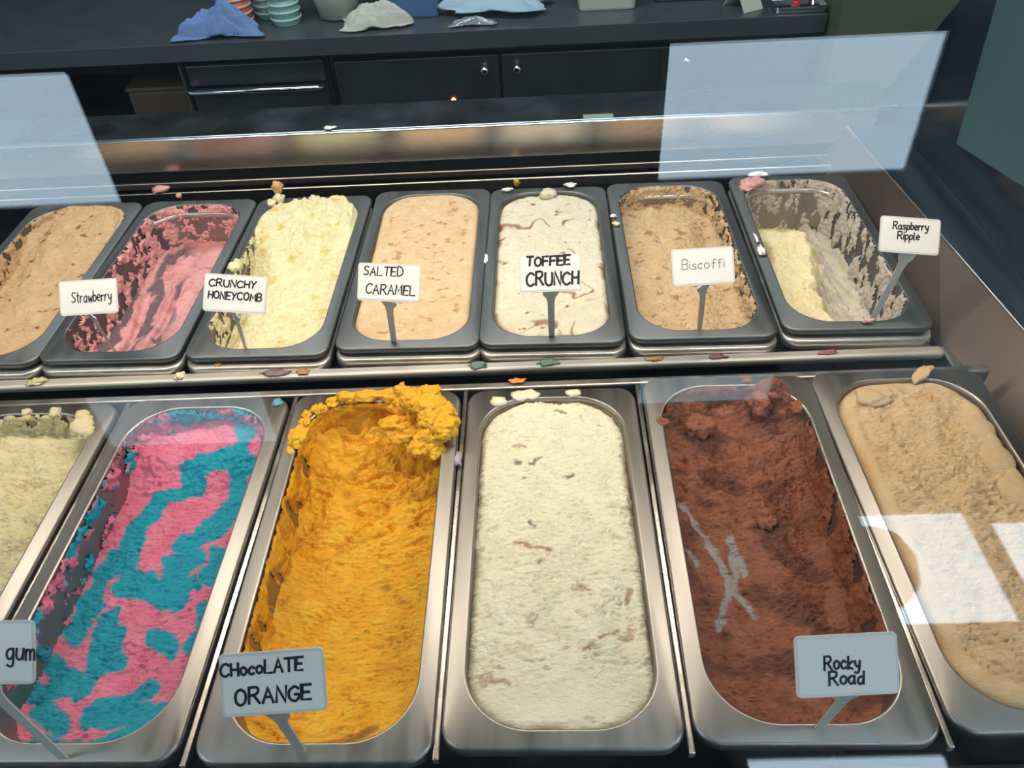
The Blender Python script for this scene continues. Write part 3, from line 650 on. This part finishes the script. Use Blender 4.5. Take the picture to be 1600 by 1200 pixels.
# ------------------------------------------------------------------ flavour signs
GL = {'C': '7,8.5 4,10 1,8 0,5 1,1.5 4,0 7,1.5', 'R': '0,0 0,10|0,10 5,10 6,7.5 4,5.5 0,5|3,5 7,0', 'U': '0,10 0,3 2,0 5,0 6.5,3 6.5,10', 'N': '0,0 0,10 6,0 6,10', 'H': '0,0 0,10|6,0 6,10|0,5 6,5',
      'Y': '0,10 3,5|6,10 3,5 2,0', 'O': '3.5,10 1,8.5 0,5 1,1.5 3.5,0 6,1.5 7,5 6,8.5 3.5,10', 'E': '6,10 0,10 0,0 6,0|0,5 5,5', 'M': '0,0 1,10 4,3 7,10 8,0', 'B': '0,0 0,10 4,10 5.5,8 4,5.5 0,5.2|4,5.5 6,3 4.5,0 0,0',
      'S': '6,9 3,10 .5,8 2,5.5 5,4 5.5,1.5 3,0 0,1', 'A': '0,0 3.5,10 7,0|1.5,4 5.5,4', 'L': '0,10 0,0 6,0', 'T': '0,10 7,10|3.5,10 3.5,0', 'D': '0,0 0,10 4,9.5 6.5,6 6,2 3,0 0,0', 'F': '0,0 0,10 6,10|0,5 5,5',
      'G': '6.5,8.5 4,10 1,8 0,5 1,1.5 4,0 6.5,2 6.5,4.5 4,4.5', 't': '2,9 2,1 3.5,0|0,6.2 4,6.2', 'r': '0,6 0,0|0,3.5 1.5,5.8 3.5,5.8', 'a': '4.5,5 2.5,6 .3,4.5 0,2 1.5,0 3.5,.7 4.6,3|4.6,6 4.6,1 5.4,0',
      'w': '0,6 1.2,0 3,4.5 4.8,0 6,6', 'b': '0,10 0,0|0,4 2,6 4.3,4.5 4.3,1.5 2.2,0 0,1.2', 'e': '.3,3 4.3,3.4 3.8,5.5 2,6 .3,4.4 .2,1.6 2,0 4.5,.8', 'y': '0,6 1,2.5 3,1.5 4.5,3|4.8,6 4.5,-1 3,-3.5 .5,-3',
      'p': '0,6 0,-4|0,4.5 2,6 4.3,4.5 4,1.3 2,0 0,1.3', 'i': '0,6 0,0|0,8.4 .2,8.9', 's': '4,5.3 2,6 .4,4.8 2,3.2 3.9,2 3,.3 0,.4', 'c': '4.3,5 2.3,6 .3,4.5 0,2 1.6,0 4.3,.9', 'o': '2.4,6 .6,5 0,3 .8,.8 2.4,0 4.2,.8 5,3 4.2,5.2 2.4,6',
      'f': '4.5,9 3,10 1.8,8.5 1.8,0|0,6 4,6', 'k': '0,10 0,0|4,6 0,2.8 4.3,0', 'l': '0,10 0,1 1.3,0', 'd': '4.5,5 2.5,6 .3,4.5 0,2 1.5,0 3.5,.7 4.6,3|4.6,10 4.6,0', 'u': '0,6 0,2 1.5,0 3.5,.5 4.6,3|4.6,6 4.6,0',
      'm': '0,6 0,0|0,4 1.5,6 3,5 3,0|3,4 4.5,6 6,5 6,0', 'g': '4.5,5 2.5,6 .3,4.5 0,2 1.5,.3 3.5,1 4.6,3|4.6,6 4.5,-2 3,-3.8 .3,-3'}
STRAIGHT = 'NHEMALTFY'
def crom(p):
    if len(p) < 3: return p
    q = [p[0]] + p + [p[-1]]; out = []
    for i in range(1, len(q) - 2):
        a, b, c, d = q[i - 1:i + 3]
        for k in range(5):
            t = k / 5; out.append(tuple(.5 * (2 * b[j] + (c[j] - a[j]) * t + (2 * a[j] - 5 * b[j] + 4 * c[j] - d[j]) * t * t + (3 * b[j] - a[j] - 3 * c[j] + d[j]) * t ** 3) for j in (0, 1)))
    return out + [p[-1]]
def text_bm(bm, s, cx, cy, width, height, pen, slant=.06, jit=.5, z=0, seed=0):
    """handwritten word centred on cx,cy, spanning the given width; capital height in metres"""
    rng = np.random.RandomState(seed); x = 0; lines = []
    for ch in s:
        if ch == ' ': x += 5; continue
        st = [[tuple(float(v) for v in p.split(',')) for p in part.split()] for part in GL[ch].split('|')]
        mx = max(p[0] for q in st for p in q); dy = rng.uniform(-jit, jit); sc = rng.uniform(.95, 1.05); ro = rng.uniform(-.05, .05)
        for q in st:
            if ch not in STRAIGHT: q = crom(q)
            lines.append([(x + p[0] + p[1] * (slant + ro), p[1] * sc + dy) for p in q])
        x += mx + 2.1
    w0 = x - 2.1; sx = width / w0; sy = height / 10
    for q in lines:
        pts = [Vector((cx + (p[0] - w0 / 2) * sx, cy + (p[1] - 5) * sy, z)) for p in q]
        n = len(pts); L_, R_ = [], []
        for i, p in enumerate(pts):
            t = (pts[min(i + 1, n - 1)] - pts[max(i - 1, 0)]); t = t.normalized() if t.length else Vector((1, 0, 0))
            e = Vector((-t.y, t.x, 0)) * pen / 2
            if 0 < i < n - 1:
                a = (pts[i] - pts[i - 1]).normalized(); co = max(.5, abs(a.dot(t))); e = e / co
            pp = p - t * pen * .35 if i == 0 else (p + t * pen * .35 if i == n - 1 else p)
            L_.append(bm.verts.new(pp + e)); R_.append(bm.verts.new(pp - e))
        for i in range(n - 1): bm.faces.new((R_[i], R_[i + 1], L_[i + 1], L_[i]))
PLATE = plain('white_plastic_plate', (214, 210, 204), .35)
STALK = plain('clear_grey_plastic_stalk', (196, 196, 190), .3)
PAPER = plain('paper_label', (232, 228, 222), .6, 0, .04, 30)
INK = plain('black_pen_ink', (26, 26, 30), .6)
INKG = plain('grey_pencil', (110, 110, 112), .6)
def sign(P, base, ang, texts, label, w=.062, ink=None, tilt=0.0):
    h = w * .60; ink = ink or INK
    X = CR * math.cos(ang) + CU * math.sin(ang); Y = CU * math.cos(ang) - CR * math.sin(ang); Z = X.cross(Y)
    mw = Matrix(((X.x, Y.x, Z.x, P[0]), (X.y, Y.y, Z.y, P[1]), (X.z, Y.z, Z.z, P[2]), (0, 0, 0, 1)))
    t = empty('flavour_sign', (0, 0, 0), label, 'sign', 'handwritten flavour signs'); t.matrix_world = mw
    def flat(hw, hh, r, z0, z1):
        q = rr(hw, hh, r, 0, 6); return prism_bm([(p[0], p[1]) for p in q], 2, z0, z1)
    bm = flat(w / 2, h / 2, w * .045, -.0012, 0)
    bmesh.ops.bevel(bm, geom=[e for e in bm.edges if abs(e.verts[0].co.z - e.verts[1].co.z) < 1e-6], offset=.0003, segments=1, affect='EDGES')
    obj('plate', bm, PLATE, t)
    obj('paper_label', flat(w / 2 * .95, h / 2 * .90, w * .02, .00005, .00022), PAPER, t)
    bm = bmesh.new()
    for i, (s, cx, cy, wd, hh, pen) in enumerate(texts): text_bm(bm, s, cx * w / 2, cy * h / 2, wd * w, hh * h, pen * w / 62, z=.0004, seed=len(s) + i)
    o = obj('lettering', bm, ink, t)
    # stalk: tapered blade from under the plate to the ice cream
    b = mw.inverted() @ Vector(base)
    top = Vector((max(-.3, min(.3, b.x / w)) * 0, -h / 2 + .001, -.0006))
    d = (b - top); dn = d.normalized(); sdv = dn.cross(Vector((0, 0, 1))).normalized(); nn = sdv.cross(dn).normalized()
    b = b + dn * .008
    bm = bmesh.new(); rings = []
    for f, ww in ((0, w * .135), (.06, w * .125), (.12, w * .075), (.2, w * .060), (1, w * .050)):
        c = top + (b - top) * f
        rings.append([bm.verts.new(c + sdv * ww * a + nn * e) for a, e in ((-1, -.0006), (1, -.0006), (1, .0006), (-1, .0006))])
    for u, v in zip(rings, rings[1:]):
        for k in range(4): bm.faces.new((u[k], u[(k + 1) % 4], v[(k + 1) % 4], v[k]))
    bm.faces.new(rings[0]); bm.faces.new(rings[-1])
    obj('stalk', bm, STALK, t)
sign((-.4853, .4673, .0532), (-.5162, .5121, -.060), .066, [('Strawberry', .10, .03, .68, .30, 1.2)], 'white sign handwritten Strawberry')
sign((-.3033, .4123, .0889), (-.347, .4884, -.0462), -.061, [('CRUNCHY', -.10, .52, .74, .18, 1.5), ('HONEYCOMB', .0, -.12, .84, .19, 1.5)], 'white sign handwritten Crunchy Honeycomb')
sign((-.1526, .4224, .0879), (-.1695, .4709, -.0306), -.041, [('SALTED', -.20, .58, .62, .23, 1.3), ('CARAMEL', .05, -.38, .78, .25, 1.3)], 'white sign handwritten Salted Caramel')
sign((.007, .4384, .0805), (.0088, .4722, -.0328), .031, [('TOFFEE', -.06, .66, .70, .24, 2.3), ('CRUNCH', .06, -.30, .84, .34, 2.3)], 'white sign handwritten Toffee Crunch')
sign((.1593, .4379, .0816), (.179, .4895, -.0401), .061, [('Biscoffi', .0, .12, .68, .24, .8)], 'white sign with faint thin handwriting over the biscuit pan', ink=INKG)
sign((.3784, .479, .0813), (.3607, .4665, -.0224), -.074, [('Raspberry', .0, .52, .58, .20, 1.4), ('Ripple', -.05, -.02, .36, .20, 1.4)], 'worn white sign handwritten Raspberry Ripple')
sign((-.3419, .0123, .1242), (-.3422, .0029, .0004), .012, [('gum', .74, .06, .26, .28, 1.4)], 'white sign cut off by the left picture edge ending in gum')
sign((-.1742, .0019, .0995), (-.1815, .0066, -.0128), .073, [('CHocoLATE', -.20, .52, .78, .20, 1.6), ('ORANGE', -.02, -.38, .72, .24, 1.7)], 'white sign handwritten Chocolate Orange')
sign((.168, .0118, .0827), (.1699, .0134, -.0112), .050, [('Rocky', -.10, .10, .34, .21, 1.5), ('Road', -.03, -.40, .33, .21, 1.5)], 'white sign handwritten Rocky Road')

# ------------------------------------------------------------------ the back counter
CT = -.138
wt = empty('steel_worktop', (-.6, 1.8, CT), 'long stainless steel worktop along the back of the serving alley', 'worktop')
WM = plain('worktop_steel', (96, 104, 106), .3, .5, .2, 12)
WF = plain('worktop_edge_steel', (84, 90, 92), .4, .4, .2, 20, stretch=(.1, 1, 1))
obj('top', box_bm((-1.8, .0035, -.006), (1.334, .68, 0), .001), WM, wt)
obj('front_edge', box_bm((-1.8, 0, -.042), (1.334, .003, .0005), .0008), WF, wt)
DC = plain('dark_cabinet_steel', (46, 50, 52), .35, .1, .25, 10)
DC2 = plain('dark_cabinet_frame', (32, 35, 37), .4, .1, .2, 10)
CHR = plain('chrome', (225, 228, 230), .12, 1)
cb = empty('cabinet', (.0, 1.83, -1.1), 'dark steel cabinet with two doors and small chrome knobs', 'cabinet')
obj('body', box_bm((-.50, 0, 0), (.74, .6, .915)), DC2, cb)
for x0, x1, kx in ((-.486, -.070, -.106), (-.062, .356, -.024), (.364, .735, .40)):
    dr = obj('door', box_bm((x0, -.022, .05), (x1, -.002, .900), .003), DC, cb)
    obj('knob', lathe_bm([(.004, 0), (.004, .012), (.010, .016), (.011, .022), (.007, .026), (.002, .027)], 16), CHR, dr, True)
    kb = dr.children[0]; kb.rotation_euler = (PI / 2, 0, 0); kb.location = (kx, -.022, .868)
tr = obj('door_edge', box_bm((-.486, -.024, .901), (.735, -.004, .905)), CHR, cb)
dw = empty('drawer_unit', (-.69, 1.83, -1.1), 'dark drawer unit with a long polished bar handle', 'cabinet')
obj('body', box_bm((-.185, 0, 0), (.186, .6, .915)), DC2, dw)
dr = obj('drawer', box_bm((-.175, -.022, .60), (.176, -.002, .845), .003), DC, dw)
obj('handle', tube_bm([(-.172, -.02, .848), (-.172, -.05, .850), (-.160, -.056, .851), (.155, -.056, .850), (.168, -.05, .849), (.168, -.02, .848)], .0065, 12), CHR, dr, True)
obj('upper_panel', box_bm((-.175, -.020, .852), (.176, -.002, .905), .003), DC, dw)
obj('edge_trim', box_bm((-.190, -.024, 0), (-.186, 0, .91)), WF, dw)
bx = empty('storage_box', (-1.03, 2.02, -.42), 'brown box on the shelf under the left end of the worktop', 'box')
obj('tub', box_bm((-.09, -.04, 0), (.09, .12, .10), .008), plain('brown_box', (96, 78, 66), .6), bx)
obj('lid', box_bm((-.093, -.043, .1005), (.093, .123, .112), .004), plain('brown_lid', (112, 96, 82), .6), bx)
sh = tag(obj('lower_shelf', box_bm((-1.8, 1.86, -.44), (-.885, 2.4, -.422)), DC2), 'dark open shelf below the left end of the worktop', 'shelf')
lb = obj('indicator_lamp', lathe_bm([(.004, 0), (.006, .003), (.004, .006)], 12), lit('orange_pilot', (1, .22, .05, 1), 14), cb)
lb.rotation_euler = (PI / 2, 0, 0); lb.location = (-.192, -.022, .79)

ORD = ['bottom', 'second', 'third', 'fourth', 'fifth', 'sixth', 'seventh', 'eighth', 'ninth']
def cups(x, y, n, ring, body, label, group):
    me1 = me2 = None
    for i in range(n):
        t = empty('paper_cup', (x, y, CT + .001 + i * .0175), label % (ORD[i] + ('' if i == 0 else ' from the bottom')), 'cup', group)
        if me1 is None:
            a = obj('cup_wall', lathe_bm([(.033, 0), (.0375, .062), (.0368, .062), (.0322, .002)], 28, cap=False), body, t, True); me1 = a.data
            r = obj('rolled_rim', lathe_bm([(.0370, .012), (.0395, .0135), (.0402, .016), (.0392, .0178), (.0368, .0178)], 28, cap=False), ring, t, True); me2 = r.data
        else:
            mesh_obj('cup_wall', me1, None, t); mesh_obj('rolled_rim', me2, None, t)
MINT = plain('mint_card', (128, 176, 160), .5); MINTL = plain('mint_rim', (178, 214, 202), .5); ORG = plain('orange_card', (206, 100, 70), .5); ORGL = plain('pale_rim', (226, 190, 174), .5)
cups(-.735, 1.925, 7, ORGL, ORG, 'orange paper cup, %s of the stack behind the blue cloth', 'orange paper cups in a stack')
cups(-.612, 1.925, 9, MINTL, MINT, 'mint green paper cup, %s of the nearer right stack', 'mint paper cups in the right stack')
cups(-.668, 1.985, 8, MINTL, MINT, 'mint green paper cup, %s of the farther left stack', 'mint paper cups in the left stack')

def cloth(name, c, sx, sy, hh, mat, seed, label, cat='cloth', sink=.0):
    n = 60; u = np.linspace(-1, 1, n); x, y = np.meshgrid(u, u, indexing='ij')
    r = np.maximum(np.abs(x), np.abs(y)); rr_ = np.hypot(x, y)
    ed = 1 + .16 * np.sin(3 * np.arctan2(y, x) + seed) + .08 * np.sin(7 * np.arctan2(y, x) + seed * 2)
    fold = .4 + .45 * fbm(x * .9 + seed, y * 1.1, seed, 4, .5)
    z = hh * np.clip(1 - rr_ ** 2 * .95, 0, 1) ** .7 * (.25 + .9 * fold) + hh * .10 * fold + .003
    P = np.stack([x * sx * ed, y * sy * ed, z], -1)
    me = grid_mesh(name, P, np.ones_like(x, bool), {})
    o = mesh_obj(name, me, mat); o.location = c; tag(o, label, cat)
    md = o.modifiers.new('thick', 'SOLIDIFY'); md.thickness = .002; md.offset = 1
    return o
CLB = plain('blue_cloth', (112, 140, 190), .8, 0, .1, 60, .3, 400); CLW = plain('white_cloth', (196, 194, 180), .85, 0, .1, 60, .4, 400); CLL = plain('pale_blue_paper', (168, 196, 208), .7, 0, .05, 30)
cloth('blue_cloth', (-.765, 1.860, CT), .095, .042, .095, CLB, 3, 'crumpled blue cleaning cloth at the worktop edge')
cloth('white_cloth', (-.375, 1.872, CT), .080, .040, .065, CLW, 8, 'crumpled off white cloth in the middle of the worktop')
cloth('paper_towel', (-.07, 1.930, CT + .012), .125, .05, .05, CLL, 5, 'pale blue crumpled paper towel on the worktop', 'paper towel')
cloth('plastic_wrap', (-.13, 1.850, CT), .05, .022, .018, plain('clear_wrap', (150, 158, 160), .15, .3), 9, 'small crumpled clear wrapper in front of the paper towel', 'wrapper')
def tub(name, c, prof, mat, label, cat):
    t = empty(name, c, label, cat)
    obj('body', lathe_bm(prof, 36), mat, t, True); return t
t = tub('white_jug', (-.482, 1.960, CT + .001), [(.040, 0), (.050, .004), (.060, .05), (.066, .12), (.064, .17), (.05, .19)], plain('milky_plastic', (170, 170, 160), .4), 'milky white rounded plastic jug beside the mint cups', 'jug')
obj('lid', lathe_bm([(.045, .1905), (.052, .1905), (.052, .205), (.045, .208)], 32), plain('milky_lid', (190, 190, 184), .4), t, True)
def crate(name, lo, hi, mat, label, cat, lid=None):
    t = empty(name, ((lo[0] + hi[0]) / 2, lo[1], lo[2]), label, cat)
    a = (hi[0] - lo[0]) / 2; dy = hi[1] - lo[1]; dz = hi[2] - lo[2]
    obj('body', loft([rr(a * .93, dy / 2 * .93, .012, 0, 5), rr(a * .95, dy / 2 * .95, .014, .004, 5), rr(a, dy / 2, .016, dz, 5), rr(a * .96, dy / 2 * .95, .014, dz, 5), rr(a * .9, dy / 2 * .9, .012, .006, 5)], True), mat, t)
    obj('rim', loft([rr(a * 1.03, dy / 2 * 1.03, .018, dz - .006, 5), rr(a * 1.03, dy / 2 * 1.03, .018, dz + .002, 5), rr(a * .96, dy / 2 * .95, .014, dz + .002, 5)]), lid or mat, t)
    for ch in t.children: ch.location.y = dy / 2
crate('blue_tub', (-.365, 1.91, CT + .001), (-.215, 2.04, CT + .16), plain('blue_plastic', (82, 112, 158), .4), 'blue plastic tub behind the off white cloth', 'tub')
crate('white_tub', (.135, 1.90, CT + .001), (.285, 2.02, CT + .12), plain('white_plastic', (190, 190, 178), .4), 'square off white plastic tub right of the paper towel', 'tub')
crate('dark_tub', (.330, 1.94, CT + .001), (.530, 2.10, CT + .12), plain('grey_purple_plastic', (70, 62, 72), .5), 'dark purple grey tub near the right end of the worktop', 'tub')
cd = empty('folded_card', (.565, 1.845, CT), 'small tilted pale card near the right end of the worktop', 'card')
cd.rotation_euler.z = .5
obj('panel', prism_bm([(0, .001), (.04, .055), (.041, .054), (.002, 0)], 0, -.03, .03), CLW, cd); obj('panel', prism_bm([(.08, .001), (.041, .056), (.040, .055), (.078, 0)], 0, -.03, .03), CLW, cd)
ty = empty('metal_tray', (.672, 1.86, CT + .0015), 'small shiny metal tray at the far right of the worktop', 'tray')
obj('base', box_bm((-.06, -.045, 0), (.055, .045, .003), .001), CHR, ty)
obj('edge', loft([rr(.06, .047, .008, .003, 4), rr(.064, .051, .01, .016, 4), rr(.061, .048, .008, .016, 4), rr(.057, .044, .007, .003, 4)]), CHR, ty)
rc = obj('red_cap', lathe_bm([(.010, 0), (.011, .002), (.011, .012), (.008, .015)], 20), plain('red_plastic', (190, 60, 66), .4)); rc.location = (.668, 1.85, CT + .0048); tag(rc, 'small round red cap lying in the metal tray', 'cap')
